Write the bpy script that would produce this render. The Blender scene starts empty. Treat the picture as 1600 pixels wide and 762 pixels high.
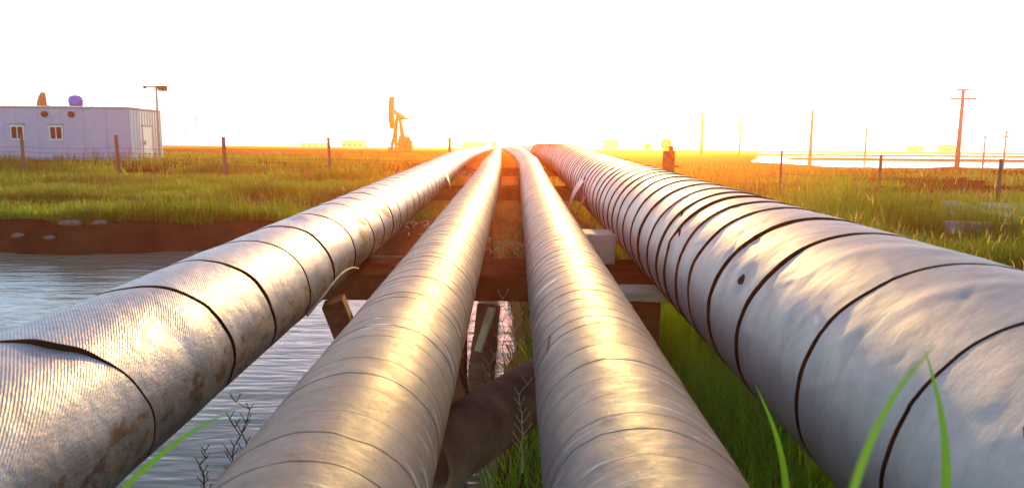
import bpy, math, random
import numpy as np
from mathutils import Vector, Matrix

R_ = math.radians
rng = np.random.default_rng(7)
random.seed(7)
scene = bpy.context.scene
COL = scene.collection

# ------------------------------------------------------------------ camera
FPX = 1150.0                      # focal length in pixels of a 1600 px wide frame
cam_d = bpy.data.cameras.new('camera')
cam = bpy.data.objects.new('camera', cam_d)
COL.objects.link(cam)
cam_d.sensor_width = 36.0
cam_d.lens = 36.0 * FPX / 1600.0
cam_d.clip_start = 0.05
cam_d.clip_end = 9000
PITCH, ROLL = math.atan(151 / FPX), R_(0.5)
cam.matrix_world = (Matrix.Rotation(R_(90) - PITCH, 4, 'X') @ Matrix.Rotation(ROLL, 4, 'Z'))
scene.camera = cam
cam_d.dof.use_dof = True
cam_d.dof.focus_distance = 5.0
cam_d.dof.aperture_fstop = 5.6

# ------------------------------------------------------------------ sky, sun, exposure
SUN_EL, SUN_AZ = R_(10.0), R_(5.0)
w = bpy.data.worlds.new('World')
scene.world = w
w.use_nodes = True
nt = w.node_tree
bg = nt.nodes['Background']
sky = nt.nodes.new('ShaderNodeTexSky')
sky.sky_type = 'NISHITA'
sky.sun_disc = False
sky.sun_elevation = SUN_EL
sky.sun_rotation = SUN_AZ
sky.air_density = 0.6
sky.dust_density = 0.15
sky.ozone_density = 0.0
nt.links.new(sky.outputs[0], bg.inputs[0])
bg.inputs[1].default_value = 0.15

sd = bpy.data.lights.new('sun', 'SUN')
sd.energy = 3.3
sd.angle = R_(0.6)
sd.color = (1.0, 0.42, 0.115)
sun = bpy.data.objects.new('sun', sd)
COL.objects.link(sun)
SV = Vector((math.sin(SUN_AZ) * math.cos(SUN_EL), math.cos(SUN_AZ) * math.cos(SUN_EL), math.sin(SUN_EL)))
sun.rotation_euler = SV.to_track_quat('Z', 'Y').to_euler()

vs = scene.view_settings
scene.display_settings.display_device = 'sRGB'
vs.view_transform = 'Standard'
vs.look = 'None'
vs.gamma = 1.0
vs.use_curve_mapping = False
vs.exposure = 1.5
scene.render.engine = 'CYCLES'
cy = scene.cycles
cy.use_denoising = True
cy.denoiser = 'OPENIMAGEDENOISE'
cy.max_bounces = 6
cy.diffuse_bounces = 3
cy.glossy_bounces = 3
cy.transmission_bounces = 3
cy.volume_bounces = 0
cy.transparent_max_bounces = 4
cy.sample_clamp_indirect = 4.0
cy.caustics_reflective = False
cy.caustics_refractive = False

# ------------------------------------------------------------------ numeric helpers
def vnoise(x, y, seed=0):
    x = np.asarray(x, float); y = np.asarray(y, float)
    xi = np.floor(x); yi = np.floor(y)
    xf = x - xi; yf = y - yi
    u = xf * xf * (3 - 2 * xf); v = yf * yf * (3 - 2 * yf)
    def h(a, b):
        s = np.sin(a * 127.1 + b * 311.7 + seed * 74.7) * 43758.5453
        return s - np.floor(s)
    return ((h(xi, yi) * (1 - u) + h(xi + 1, yi) * u) * (1 - v)
            + (h(xi, yi + 1) * (1 - u) + h(xi + 1, yi + 1) * u) * v) * 2 - 1

def fbm(x, y, seed=0, oct=4):
    s = 0; a = 1; f = 1; t = 0
    for o in range(oct):
        s = s + a * vnoise(np.asarray(x) * f, np.asarray(y) * f, seed + o * 13); t += a
        a *= .5; f *= 2.03
    return s / t

def sstep(a, b, x):
    t = np.clip((np.asarray(x, float) - a) / (b - a), 0, 1)
    return t * t * (3 - 2 * t)

def world_from_px(px, py, Y, hz=230.0):
    """rough place of a point seen at photo pixel px,py when it stands Y metres ahead"""
    hz = hz + (px - 800) * math.tan(ROLL)
    return ((px - 800) / FPX * Y, Y, -(py - hz) / FPX * Y)

# ------------------------------------------------------------------ materials
class NT:
    def __init__(self, name):
        self.m = bpy.data.materials.new(name)
        self.m.use_nodes = True
        self.t = self.m.node_tree
        self.b = self.t.nodes['Principled BSDF']
        self.out = self.t.nodes['Material Output']
    def n(self, kind, **kw):
        nd = self.t.nodes.new('ShaderNode' + kind)
        for k, v in kw.items():
            if k in nd.inputs.keys(): nd.inputs[k].default_value = v
            else: setattr(nd, k, v)
        return nd
    def l(self, a, b): self.t.links.new(a, b)
    def noise(self, vec, scale, detail=4, rough=.55, dist=0):
        nd = self.n('TexNoise'); nd.inputs['Scale'].default_value = scale
        nd.inputs['Detail'].default_value = detail; nd.inputs['Roughness'].default_value = rough
        nd.inputs['Distortion'].default_value = dist
        if vec is not None: self.l(vec, nd.inputs['Vector'])
        return nd.outputs['Fac']
    def ramp(self, fac, stops):
        nd = self.n('ValToRGB')
        el = nd.color_ramp.elements
        while len(el) < len(stops): el.new(.5)
        for e, (p, c) in zip(el, stops):
            e.position = p
            e.color = (*c, 1) if hasattr(c, '__len__') else (c, c, c, 1)
        self.l(fac, nd.inputs[0])
        return nd.outputs[0]
    def mix(self, fac, a, b, mode='MIX'):
        nd = self.n('Mix', data_type='RGBA', blend_type=mode)
        for s, v in ((0, fac), (6, a), (7, b)):
            if hasattr(v, 'is_linked'): self.l(v, nd.inputs[s])
            elif s == 0: nd.inputs[0].default_value = v
            else: nd.inputs[s].default_value = (*v, 1)
        return nd.outputs[2]
    def mapping(self, vec, scale=(1, 1, 1), rot=(0, 0, 0)):
        nd = self.n('Mapping'); nd.inputs['Scale'].default_value = scale; nd.inputs['Rotation'].default_value = rot
        self.l(vec, nd.inputs['Vector']); return nd.outputs[0]
    def math(self, op, a, b=0.0):
        nd = self.n('Math', operation=op)
        for i, v in enumerate((a, b)):
            if hasattr(v, 'is_linked'): self.l(v, nd.inputs[i])
            else: nd.inputs[i].default_value = v
        return nd.outputs[0]
    def bump(self, h, strength, dist=.01, prev=None):
        nd = self.n('Bump'); nd.inputs['Strength'].default_value = strength; nd.inputs['Distance'].default_value = dist
        self.l(h, nd.inputs['Height'])
        if prev is not None: self.l(prev, nd.inputs['Normal'])
        return nd.outputs[0]

def plain(name, c1, c2=None, scale=6.0, rough=.6, metal=0.0, bump=.3, bscale=None, bdist=.01, spec=.5, coord='Object'):
    k = NT(name)
    vec = k.n('TexCoord').outputs[coord]
    c2 = c2 or tuple(x * .6 for x in c1)
    f = k.noise(vec, scale, 6, .62)
    col = k.ramp(f, [(.32, c2), (.66, c1)])
    k.l(col, k.b.inputs['Base Color'])
    k.b.inputs['Roughness'].default_value = rough
    k.b.inputs['Metallic'].default_value = metal
    k.b.inputs['Specular IOR Level'].default_value = spec
    if bump:
        k.l(k.bump(k.noise(vec, bscale or scale * 5, 5), bump, bdist), k.b.inputs['Normal'])
    return k.m

def foil_cloth():
    k = NT('ribbed_foil_cloth')
    uv = k.n('UVMap').outputs[0]
    mp = k.mapping(uv, (1, 1, 1), (0, 0, R_(-34)))
    wv = k.n('TexWave', wave_type='BANDS', bands_direction='X', Scale=44.0, Distortion=2.2, Detail=2.0)
    wv.inputs['Detail Scale'].default_value = 2.5
    k.l(mp, wv.inputs['Vector'])
    fine = k.noise(k.mapping(uv, (160, 40, 1), (0, 0, R_(-34))), 1, 3)
    big = k.noise(uv, 5.5, 5, .6)
    mott = k.noise(uv, 38, 4, .6)
    c = k.ramp(big, [(.3, (.26, .26, .26)), (.55, (.36, .36, .36)), (.75, (.44, .44, .44))])
    c = k.mix(k.ramp(mott, [(.45, 0.0), (.72, .35)]), c, (.20, .17, .145))
    stain = k.ramp(k.noise(k.mapping(uv, (2.2, 5, 1)), 1.6, 6, .7), [(.60, 0.0), (.72, .8)])
    c = k.mix(stain, c, (.13, .065, .03))
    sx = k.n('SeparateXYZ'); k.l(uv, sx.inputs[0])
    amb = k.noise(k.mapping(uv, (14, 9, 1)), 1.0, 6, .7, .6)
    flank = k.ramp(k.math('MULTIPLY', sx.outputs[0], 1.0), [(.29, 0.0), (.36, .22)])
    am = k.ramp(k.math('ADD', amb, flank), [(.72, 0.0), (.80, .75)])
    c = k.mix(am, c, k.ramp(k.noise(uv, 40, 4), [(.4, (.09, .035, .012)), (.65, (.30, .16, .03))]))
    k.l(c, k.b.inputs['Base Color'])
    k.b.inputs['Metallic'].default_value = .6
    k.l(k.ramp(mott, [(.3, .40), (.7, .56)]), k.b.inputs['Roughness'])
    b1 = k.bump(big, .3, .02)
    cr = k.noise(k.mapping(uv, (1, 1, 1), (0, 0, R_(20))), 13, 3, .5, .8)
    b1 = k.bump(cr, .22, .010, b1)
    b2 = k.bump(wv.outputs['Fac'], .26, .0028, b1)
    b3 = k.bump(fine, .25, .003, b2)
    k.l(b3, k.b.inputs['Normal'])
    return k.m

def grey_wrap(name, tint, seed, ang=0.0):
    k = NT(name)
    uv0 = k.n('UVMap').outputs[0]
    mp0 = k.n('Mapping'); mp0.inputs['Location'].default_value = (seed * 3.1, seed * 7.7, 0)
    k.l(uv0, mp0.inputs['Vector']); uv = mp0.outputs[0]
    big = k.noise(k.mapping(uv, (3, 2, 1)), 1.0, 6, .65)
    mid = k.noise(k.mapping(uv, (14, 22, 1)), 1.0, 6, .7)
    grain = k.noise(uv, 260, 3, .6)
    t = tint
    c = k.ramp(big, [(.3, tuple(x * .78 for x in t)), (.7, tuple(min(1, x * 1.1) for x in t))])
    c = k.mix(k.ramp(mid, [(.46, 0.0), (.72, .5)]), c, tuple(x * .55 for x in t))
    scuff = k.noise(k.mapping(k.mapping(uv, (1, 1, 1), (0, 0, -ang)), (5, 75, 1)), 1.0, 5, .6, .5)
    patch = k.noise(k.mapping(uv, (2.2, 3.2, 1)), 1.0, 3, .5)
    sm = k.math('MULTIPLY', k.ramp(scuff, [(.605, 0.0), (.635, 1.0)]), k.ramp(patch, [(.51, 0.0), (.58, 1.0)]))
    c = k.mix(sm, c, (.82, .82, .80))
    k.l(c, k.b.inputs['Base Color'])
    k.b.inputs['Metallic'].default_value = .0
    k.l(k.ramp(mid, [(.3, .46), (.7, .62)]), k.b.inputs['Roughness'])
    k.b.inputs['Specular IOR Level'].default_value = .14
    n1 = k.bump(big, .25, .015)
    n2 = k.bump(mid, .30, .006, n1)
    n3 = k.bump(grain, .30, .0018, n2)
    k.l(n3, k.b.inputs['Normal'])
    return k.m

def silver_cloth():
    k = NT('silver_glass_cloth')
    uv = k.n('UVMap').outputs[0]
    big = k.noise(uv, 3.2, 6, .62)
    streak = k.noise(k.mapping(uv, (5, 17, 1), (0, 0, R_(-8))), 1.0, 6, .65, .4)
    streak2 = k.noise(k.mapping(uv, (45, 110, 1), (0, 0, R_(-8))), 1.0, 4, .6)
    weave = k.noise(uv, 420, 2, .5)
    c = k.ramp(big, [(.3, (.30, .272, .258)), (.7, (.41, .375, .355))])
    c = k.mix(k.ramp(streak, [(.45, 0.0), (.72, .42)]), c, (.21, .185, .17))
    c = k.mix(k.ramp(streak2, [(.55, 0.0), (.7, .3)]), c, (.48, .45, .435))
    stain = k.ramp(k.noise(k.mapping(uv, (2.0, 4.2, 1)), 1.3, 6, .72), [(.62, 0.0), (.72, .45)])
    c = k.mix(stain, c, (.17, .12, .09))
    k.l(c, k.b.inputs['Base Color'])
    k.b.inputs['Metallic'].default_value = .25
    k.l(k.ramp(streak, [(.3, .50), (.7, .64)]), k.b.inputs['Roughness'])
    n1 = k.bump(big, .12, .02)
    crk = k.noise(uv, 11.0, 3, .5, .25)
    n1 = k.bump(crk, .075, .012, n1)
    n2 = k.bump(streak, .06, .006, n1)
    n3 = k.bump(streak2, .20, .002, n2)
    n4 = k.bump(weave, .35, .0012, n3)
    k.l(n4, k.b.inputs['Normal'])
    return k.m

def leaf_mat(name, trans=.45):
    k = NT(name)
    at = k.n('Attribute', attribute_name='tint')
    k.l(at.outputs['Color'], k.b.inputs['Base Color'])
    k.b.inputs['Roughness'].default_value = .5
    tr = k.n('BsdfTranslucent')
    g = k.mix(1.0, at.outputs['Color'], (1.25, 1.3, .75), 'MULTIPLY')
    k.l(g, tr.inputs['Color'])
    ms = k.n('MixShader'); ms.inputs[0].default_value = trans
    k.l(k.b.outputs[0], ms.inputs[1]); k.l(tr.outputs[0], ms.inputs[2])
    k.l(ms.outputs[0], k.out.inputs['Surface'])
    return k.m

def ground_mat():
    k = NT('field_ground')
    P = k.n('NewGeometry').outputs['Position']
    big = k.noise(k.mapping(P, (.05, .11, .1)), 1.0, 6, .6)
    mid = k.noise(P, .9, 6, .65)
    fine = k.noise(P, 9, 6, .7)
    soil = k.ramp(mid, [(.3, (.030, .013, .0065)), (.7, (.090, .040, .021))])
    turf = k.ramp(fine, [(.3, (.040, .050, .014)), (.7, (.115, .115, .036))])
    at = k.n('Attribute', attribute_name='turf').outputs['Fac']
    f = k.math('ADD', at, k.math('MULTIPLY', k.math('SUBTRACT', big, .5), 1.6))
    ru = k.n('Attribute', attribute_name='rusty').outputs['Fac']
    soil = k.mix(ru, soil, k.ramp(mid, [(.3, (.24, .080, .020)), (.7, (.44, .165, .045))]))  # orange glow of the low sun painted into the soil colour
    c = k.mix(k.ramp(f, [(.42, 0.0), (.6, 1.0)]), soil, turf)
    k.l(c, k.b.inputs['Base Color'])
    k.b.inputs['Roughness'].default_value = .9
    k.b.inputs['Specular IOR Level'].default_value = 0.0
    n1 = k.bump(mid, .6, .12)
    k.l(k.bump(fine, .7, .03, n1), k.b.inputs['Normal'])
    return k.m

def water_mat(name, col, scale, strength, sx=1.0):
    k = NT(name)
    P = k.n('NewGeometry').outputs['Position']
    k.b.inputs['Base Color'].default_value = (*col, 1)
    k.b.inputs['Roughness'].default_value = .12
    k.b.inputs['IOR'].default_value = 1.33
    k.b.inputs['Specular IOR Level'].default_value = .25
    r1 = k.noise(k.mapping(P, (1.1, 4.6, 1), (0, 0, R_(12))), .75 * scale, 2, .5, .5)
    r2 = k.noise(k.mapping(P, (2.2, 8.0, 1), (0, 0, R_(-9))), 1.1 * scale, 3, .5, .3)
    h = k.math('ADD', r1, k.math('MULTIPLY', r2, .45))
    k.l(k.bump(h, strength, .09), k.b.inputs['Normal'])
    return k.m

M = {}
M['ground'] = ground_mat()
M['foil'] = foil_cloth()
M['wrap_a'] = grey_wrap('grey_beige_wrap', (.265, .225, .18), 1, R_(10))
M['wrap_b'] = grey_wrap('grey_pink_wrap', (.26, .22, .18), 5, R_(-10.8))
M['silver'] = silver_cloth()
M['under'] = plain('tarred_underlayer', (.11, .036, .014), (.045, .016, .008), 14, .75, bump=.4, spec=0.0)
M['rust'] = plain('rusted_steel', (.20, .085, .042), (.075, .032, .020), 9, .85, .0, .5, spec=.1)
M['rustpipe'] = plain('dull_brown_pipe', (.26, .155, .11), (.10, .055, .04), 5, .75, .0, .4, spec=.1)
M['concrete'] = plain('weathered_concrete', (.44, .40, .34), (.25, .215, .175), 5, .85, 0, .5)
M['palecon'] = plain('pale_concrete', (.72, .64, .48), (.52, .45, .32), 7, .85, 0, .4)
M['clod'] = plain('dry_mud_clod', (.20, .13, .11), (.09, .055, .045), 8, .9, 0, .6)
M['edge'] = plain('dirty_tape_edge', (.11, .08, .06), (.06, .042, .03), 20, .8, 0, 0, spec=.05)
M['glue'] = plain('amber_glue', (.17, .085, .018), (.06, .028, .012), 30, .6, 0, .4)
M['beam'] = plain('stained_brown_concrete', (.18, .072, .036), (.08, .032, .018), 5, .9, 0, .5, spec=0.0)
M['wood'] = plain('weathered_wood', (.24, .15, .09), (.10, .06, .038), 12, .8, 0, .5)
M['palewood'] = plain('bleached_plank', (.58, .46, .28), (.36, .27, .16), 12, .8, 0, .4)
M['leaf'] = leaf_mat('grass_leaf', .52)
M['blade'] = leaf_mat('broad_grass_leaf', .5)
M['twig'] = plain('dark_twig', (.05, .032, .022), None, 30, .9, 0, 0)
M['straw'] = plain('straw_scrap', (.55, .45, .30), (.38, .29, .18), 22, .8, 0, .2)
M['pond'] = water_mat('pond_water', (.20, .215, .145), 1.0, .24)
M['salt'] = water_mat('salt_pan_water', (.10, .10, .09), .35, .12)

def tag(o, label=None, cat=None, group=None, kind=None):
    if label: o['label'] = label
    if cat: o['category'] = cat
    if group: o['group'] = group
    if kind: o['kind'] = kind
    elif cat: o['kind'] = 'thing'
    return o

def empty(name, loc=(0, 0, 0), rz=0.0):
    o = bpy.data.objects.new(name, None)
    o.empty_display_size = .2
    COL.objects.link(o)
    o.location = loc
    o.rotation_euler = (0, 0, rz)
    return o

def mesh_np(name, V, quads=None, tris=None, mat=None, parent=None, smooth=False, uv=None, tint=None):
    V = np.asarray(V, np.float32).reshape(-1, 3)
    me = bpy.data.meshes.new(name)
    nq = 0 if quads is None else len(quads); ntr = 0 if tris is None else len(tris)
    parts = []
    if nq: parts.append(np.asarray(quads, np.int32).ravel())
    if ntr: parts.append(np.asarray(tris, np.int32).ravel())
    loops = np.concatenate(parts)
    starts = np.concatenate([np.arange(nq) * 4, nq * 4 + np.arange(ntr) * 3]).astype(np.int32)
    me.vertices.add(len(V)); me.vertices.foreach_set('co', V.ravel())
    me.loops.add(len(loops)); me.loops.foreach_set('vertex_index', loops)
    me.polygons.add(nq + ntr); me.polygons.foreach_set('loop_start', starts)
    if smooth: me.polygons.foreach_set('use_smooth', np.ones(nq + ntr, bool))
    if uv is not None:
        ul = me.uv_layers.new(name='UVMap')
        ul.data.foreach_set('uv', np.asarray(uv, np.float32)[loops].ravel())
    if tint is not None:
        a = me.attributes.new('tint', 'FLOAT_COLOR', 'POINT')
        c = np.ones((len(V), 4), np.float32); c[:, :3] = tint
        a.data.foreach_set('color', c.ravel())
    me.update(calc_edges=True)
    me.validate()
    if mat: me.materials.append(mat)
    o = bpy.data.objects.new(name, me)
    COL.objects.link(o)
    if parent: o.parent = parent
    return o

class MB:
    """collects simple solids into one mesh"""
    def __init__(self): self.v = []; self.f = []
    def add(self, vs_, fs):
        n = len(self.v); self.v += [tuple(p) for p in vs_]; self.f += [tuple(i + n for i in f) for f in fs]; return self
    def box(self, c, s, rot=None, taper=1.0, jit=0.0):
        x, y, z = s[0] / 2, s[1] / 2, s[2] / 2
        P = [(-x, -y, -z), (x, -y, -z), (x, y, -z), (-x, y, -z)] + [(a * taper, b * taper, z) for a, b in ((-x, -y), (x, -y), (x, y), (-x, y))]
        out = []
        for p in P:
            p = Vector(p)
            if jit: p += Vector((random.uniform(-jit, jit), random.uniform(-jit, jit), random.uniform(-jit, jit)))
            if rot is not None: p = rot @ p
            out.append(p + Vector(c))
        return self.add(out, [(0, 3, 2, 1), (4, 5, 6, 7), (0, 1, 5, 4), (1, 2, 6, 5), (2, 3, 7, 6), (3, 0, 4, 7)])
    def tube(self, p0, p1, r0, r1=None, n=10, caps=True):
        r1 = r0 if r1 is None else r1
        p0 = Vector(p0); p1 = Vector(p1); d = (p1 - p0).normalized()
        a = d.orthogonal().normalized(); b = d.cross(a)
        vs_ = []
        for p, r in ((p0, r0), (p1, r1)):
            for i in range(n):
                t = 2 * math.pi * i / n
                vs_.append(p + a * (r * math.cos(t)) + b * (r * math.sin(t)))
        fs = [(i, (i + 1) % n, n + (i + 1) % n, n + i) for i in range(n)]
        if caps: fs += [tuple(range(n - 1, -1, -1)), tuple(range(n, 2 * n))]
        return self.add(vs_, fs)
    def path(self, pts, rads, n=8):
        for i in range(len(pts) - 1): self.tube(pts[i], pts[i + 1], rads[i], rads[i + 1], n)
        return self
    def bar(self, p0, p1, wx, wz):
        p0 = Vector(p0); p1 = Vector(p1); d = p1 - p0
        q = d.to_track_quat('Z', 'Y').to_matrix()
        return self.box((p0 + p1) / 2, (wx, wz, d.length), q)
    def lathe(self, prof, c, n=16):
        vs_ = []; fs = []
        for r, z in prof:
            for i in range(n):
                t = 2 * math.pi * i / n; vs_.append((c[0] + r * math.cos(t), c[1] + r * math.sin(t), c[2] + z))
        for j in range(len(prof) - 1):
            for i in range(n):
                fs.append((j * n + i, j * n + (i + 1) % n, (j + 1) * n + (i + 1) % n, (j + 1) * n + i))
        fs.append(tuple(range(n - 1, -1, -1))); fs.append(tuple((len(prof) - 1) * n + i for i in range(n)))
        return self.add(vs_, fs)
    def build(self, name, mat, parent=None, bevel=0.0, smooth=False):
        me = bpy.data.meshes.new(name); me.from_pydata([tuple(p) for p in self.v], [], self.f); me.update()
        me.materials.append(mat)
        if smooth:
            for p in me.polygons: p.use_smooth = len(p.vertices) == 4
        o = bpy.data.objects.new(name, me); COL.objects.link(o)
        if parent: o.parent = parent
        if bevel:
            b = o.modifiers.new('bevel', 'BEVEL'); b.width = bevel; b.segments = 2; b.limit_method = 'ANGLE'
        return o

def copy_tree(o, parent=None):
    c = o.copy(); COL.objects.link(c)
    c.parent = parent
    for ch in list(o.children): copy_tree(ch, c)
    return c

# ------------------------------------------------------------------ terrain
SHORE_X = -0.42                       # right-hand shore of the pond runs under the pipes
def bank_y(x): return 13.9 + .05 * (np.asarray(x) + 5) + .35 * vnoise(np.asarray(x) * .45, 3.3, 4) + .12 * vnoise(np.asarray(x) * 2.1, 1.3, 9)

def height(x, y):
    x = np.asarray(x, float); y = np.asarray(y, float)
    left = np.interp(y, [13, 15.5, 18, 31, 38, 44, 200, 2600], [-1.72, -1.62, -1.66, -1.42, -.98, -.9, -.95, -1.3])
    right = np.interp(y, [-3, 10, 22, 40, 80, 200, 2600], [-1.52, -1.45, -1.55, -1.65, -1.8, -1.5, -1.3])
    t = sstep(-3, 6, x - .02 * y)
    z = left * (1 - t) + right * t
    z = z + .10 * fbm(x * .35, y * .35, 2) + .035 * fbm(x * 1.9, y * 1.9, 5)
    # mud bank and salt pans far on the right
    rr = x / np.maximum(y, 1)
    mudz = sstep(.42, .56, rr) * sstep(20, 30, y) * (1 - sstep(70, 90, y))
    z = z + mudz * (.40 * np.abs(fbm(x * .55, y * .5, 31)) + .03)
    pans = sstep(.30, .36, rr + .01 * fbm(x * .03, y * .03, 8)) * sstep(74, 84, y + 6 * fbm(x * .06, y * .06, 3) - 30 * sstep(.5, .3, rr)) * (1 - sstep(420, 470, y))
    dyke = np.exp(-((y - 150 - 12 * fbm(x * .02, 1, 6)) / 9.0) ** 2) + .9 * np.exp(-((y - 250 - 20 * fbm(x * .015, 4, 6)) / 18.0) ** 2)
    z = z - pans * (.75 - .85 * np.clip(dyke, 0, 1) * (fbm(x * .012, y * .01, 12) > -.15))
    # pond
    by = bank_y(x)
    far = 1 - sstep(-.35, 1.75, y - by + .30 * fbm(x * 1.2, y * 1.2, 17))
    shore = SHORE_X + .16 * vnoise(y * .8, 2.2, 21)
    near = 1 - sstep(-.1, .75, x - shore)
    pond = far * near
    z = z * (1 - pond) + (-3.0) * pond
    return z

def turf_amount(x, y):
    rr = x / np.maximum(y, 1)
    t = np.where(x < 0, .35, .75) + 0 * y
    t = np.where((x < 0) & (y > 20.5) & (y < 33), .85, t)
    t = np.where((x < 0) & (y > 60), .45, t)
    t = np.where((rr > .46) & (y > 22), .05, t)
    t = np.where((x > -1.6) & (x < .1) & (y < 60), .1, t)
    t = np.where((x < 0) & (y < 15.9), -.6, t)
    return t

def warp(n, lo, hi, k):
    t = np.linspace(-1, 1, n); s = np.sinh(t * k) / math.sinh(k)
    return np.where(s < 0, -s * lo, s * hi)
gx = np.unique(np.concatenate([warp(300, -1000, 1000, 6.3), np.arange(-2.2, 2.2, .06)]))
gy = np.unique(np.concatenate([np.arange(-12, 3, .5), np.arange(3, 13, .12), np.arange(13, 16, .07), 16 + (np.expm1(np.linspace(0, 1, 260) * 5.4) / math.expm1(5.4)) * 960]))
GX, GY = np.meshgrid(gx, gy)
GZ = height(GX, GY)
nx, ny = len(gx), len(gy)
ii = (np.arange(ny - 1)[:, None] * nx + np.arange(nx - 1)[None]).ravel()
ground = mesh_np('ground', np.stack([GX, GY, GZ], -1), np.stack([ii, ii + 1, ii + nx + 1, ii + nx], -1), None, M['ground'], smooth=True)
a = ground.data.attributes.new('turf', 'FLOAT', 'POINT')
a.data.foreach_set('value', turf_amount(GX, GY).astype(np.float32).ravel())
a = ground.data.attributes.new('rusty', 'FLOAT', 'POINT')  # where sun glow is painted as rust-red soil along the pipes
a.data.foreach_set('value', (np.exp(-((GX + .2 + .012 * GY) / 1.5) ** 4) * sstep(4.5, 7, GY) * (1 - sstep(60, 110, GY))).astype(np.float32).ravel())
tag(ground, 'brown and green flat field of soil and turf', kind='structure')

WZ = -2.18
o = mesh_np('pond_water', [(-60, -10, WZ), (.9, -10, WZ), (.9, 17, WZ), (-60, 17, WZ)], [(0, 1, 2, 3)], None, M['pond'])
tag(o, 'grey rippled pond water under the left pipes', kind='structure')
o = mesh_np('salt_pan_water', [(24, 60, -1.98), (900, 60, -1.98), (900, 480, -1.98), (24, 480, -1.98)], [(0, 1, 2, 3)], None, M['salt'])
tag(o, 'pale shallow water of the flats far on the right', kind='structure')

# ------------------------------------------------------------------ pipes
RISE = 0.027
class Pipe:
    def __init__(self, R, pts):
        self.R = R
        p = np.array(pts, float)
        ys = np.arange(-3, 140, .05)
        self.ys = ys
        out = []
        for c in (1, 2):
            v = np.interp(ys, p[:, 0], p[:, c])
            kern = np.exp(-np.linspace(-2, 2, 61) ** 2); kern /= kern.sum()
            vv = np.convolve(np.pad(v, 30, mode='edge'), kern, 'valid')
            vv[:60] = v[:60]; vv[-60:] = v[-60:]
            out.append(vv)
        self.cx, self.cz = out
    def centre(self, y): return np.interp(y, self.ys, self.cx), np.interp(y, self.ys, self.cz)
    def point(self, y, th, r):
        """th: 0 on top, positive towards +X"""
        cx, cz = self.centre(y)
        return np.stack([cx + r * np.sin(th), y + 0 * th, cz + r * np.cos(th)], -1)

P1 = Pipe(.234, [(-3, -1.14, -.72 - 3 * RISE), (0, -1.14, -.72), (10, -1.14, -.45), (16.8, -1.27, -.31), (30, -1.55, -.25), (54, -1.95, -.22), (140, -3.6, -.2)])
P2 = Pipe(.200, [(-3, -.368, -.753 - 3 * RISE), (0, -.368, -.753), (9, -.368, -.51), (15.3, -.43, -.39), (38, -.78, -.24), (60, -1.2, -.22), (140, -3.0, -.2)])
P3 = Pipe(.200, [(-3, .266, -.753 - 3 * RISE), (0, .266, -.753), (8, .29, -.54), (14, .33, -.36), (20, .25, -.25), (33, -.03, -.17), (60, -.62, -.16), (140, -2.4, -.2)])
P4 = Pipe(.334, [(-3, 1.03, -.62 - 3 * RISE), (0, 1.03, -.62), (14.2, 1.07, -.27), (25.6, 1.0, -.20), (43, .98, -.14), (77, .6, -.12), (140, -.6, -.1)])

def band_mesh(pipe, edge0, edge1, nth, ns, lift0, lift1, name, mat, parent, disp=None, holes=None, skirt=.006, edge_mat='under'):
    """one turn of wrapping between two edge curves edge(theta)"""
    th = np.linspace(-math.pi, math.pi, nth + 1)
    e0 = edge0(th); e1 = edge1(th)
    u = np.linspace(0, 1, ns + 1)
    U, TH = np.meshgrid(u, th, indexing='ij')
    Y = e0[None] * (1 - U) + e1[None] * U
    r = pipe.R + lift0 * (1 - U) + lift1 * U
    if disp is not None: r = r + np.maximum(disp(Y, TH, U), -.014)
    V = pipe.point(Y.ravel(), TH.ravel(), r.ravel()).reshape(ns + 1, nth + 1, 3)
    first = pipe.point(Y[0], TH[0], r[0] - skirt)
    last = pipe.point(Y[-1], TH[-1], r[-1] - skirt)
    V = np.concatenate([first[None], V[:1], V, V[-1:], last[None]])
    uv = np.stack([TH * pipe.R, Y], -1)
    uv = np.concatenate([uv[:1], uv[:1], uv, uv[-1:], uv[-1:]])
    n1 = nth + 1
    rws = np.array([0] + list(range(2, 2 + ns)) + [ns + 3])
    i = (rws[:, None] * n1 + np.arange(nth)[None])
    q = np.stack([i, i + n1, i + n1 + 1, i + 1], -1).reshape(-1, 4)
    if holes is not None:
        Yc = V[..., 1]; Tc = np.concatenate([TH[:1], TH[:1], TH, TH[-1:], TH[-1:]])
        yc = (Yc[rws, :-1] + Yc[rws + 1, 1:]) / 2; tc = (Tc[rws, :-1] + Tc[rws + 1, 1:]) / 2
        keep = ~holes(yc, tc).ravel()
        q = q[keep]
    o = mesh_np(name, V, q, None, mat, parent, smooth=True, uv=uv.reshape(-1, 2))
    o.data.materials.append(M[edge_mat])
    mi = (q[:, 0] < n1) | (q[:, 0] >= (ns + 3) * n1)
    o.data.polygons.foreach_set('material_index', mi.astype(np.int32))
    return o

def core_mesh(pipe, y0, y1, r, name, mat, parent, nth=48, step=.25, disp=None):
    n = max(2, int((y1 - y0) / step)); ys = np.linspace(y0, y1, n + 1)
    th = np.linspace(-math.pi, math.pi, nth + 1)
    Y, TH = np.meshgrid(ys, th, indexing='ij')
    rr = np.full_like(Y, r)
    if disp is not None: rr = rr + disp(Y, TH)
    V = pipe.point(Y.ravel(), TH.ravel(), rr.ravel())
    i = (np.arange(n)[:, None] * (nth + 1) + np.arange(nth)[None])
    q = np.stack([i, i + nth + 1, i + nth + 2, i + 1], -1).reshape(-1, 4)
    return mesh_np(name, V, q, None, mat, parent, smooth=True, uv=np.stack([TH * pipe.R, Y], -1).reshape(-1, 2))

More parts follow.
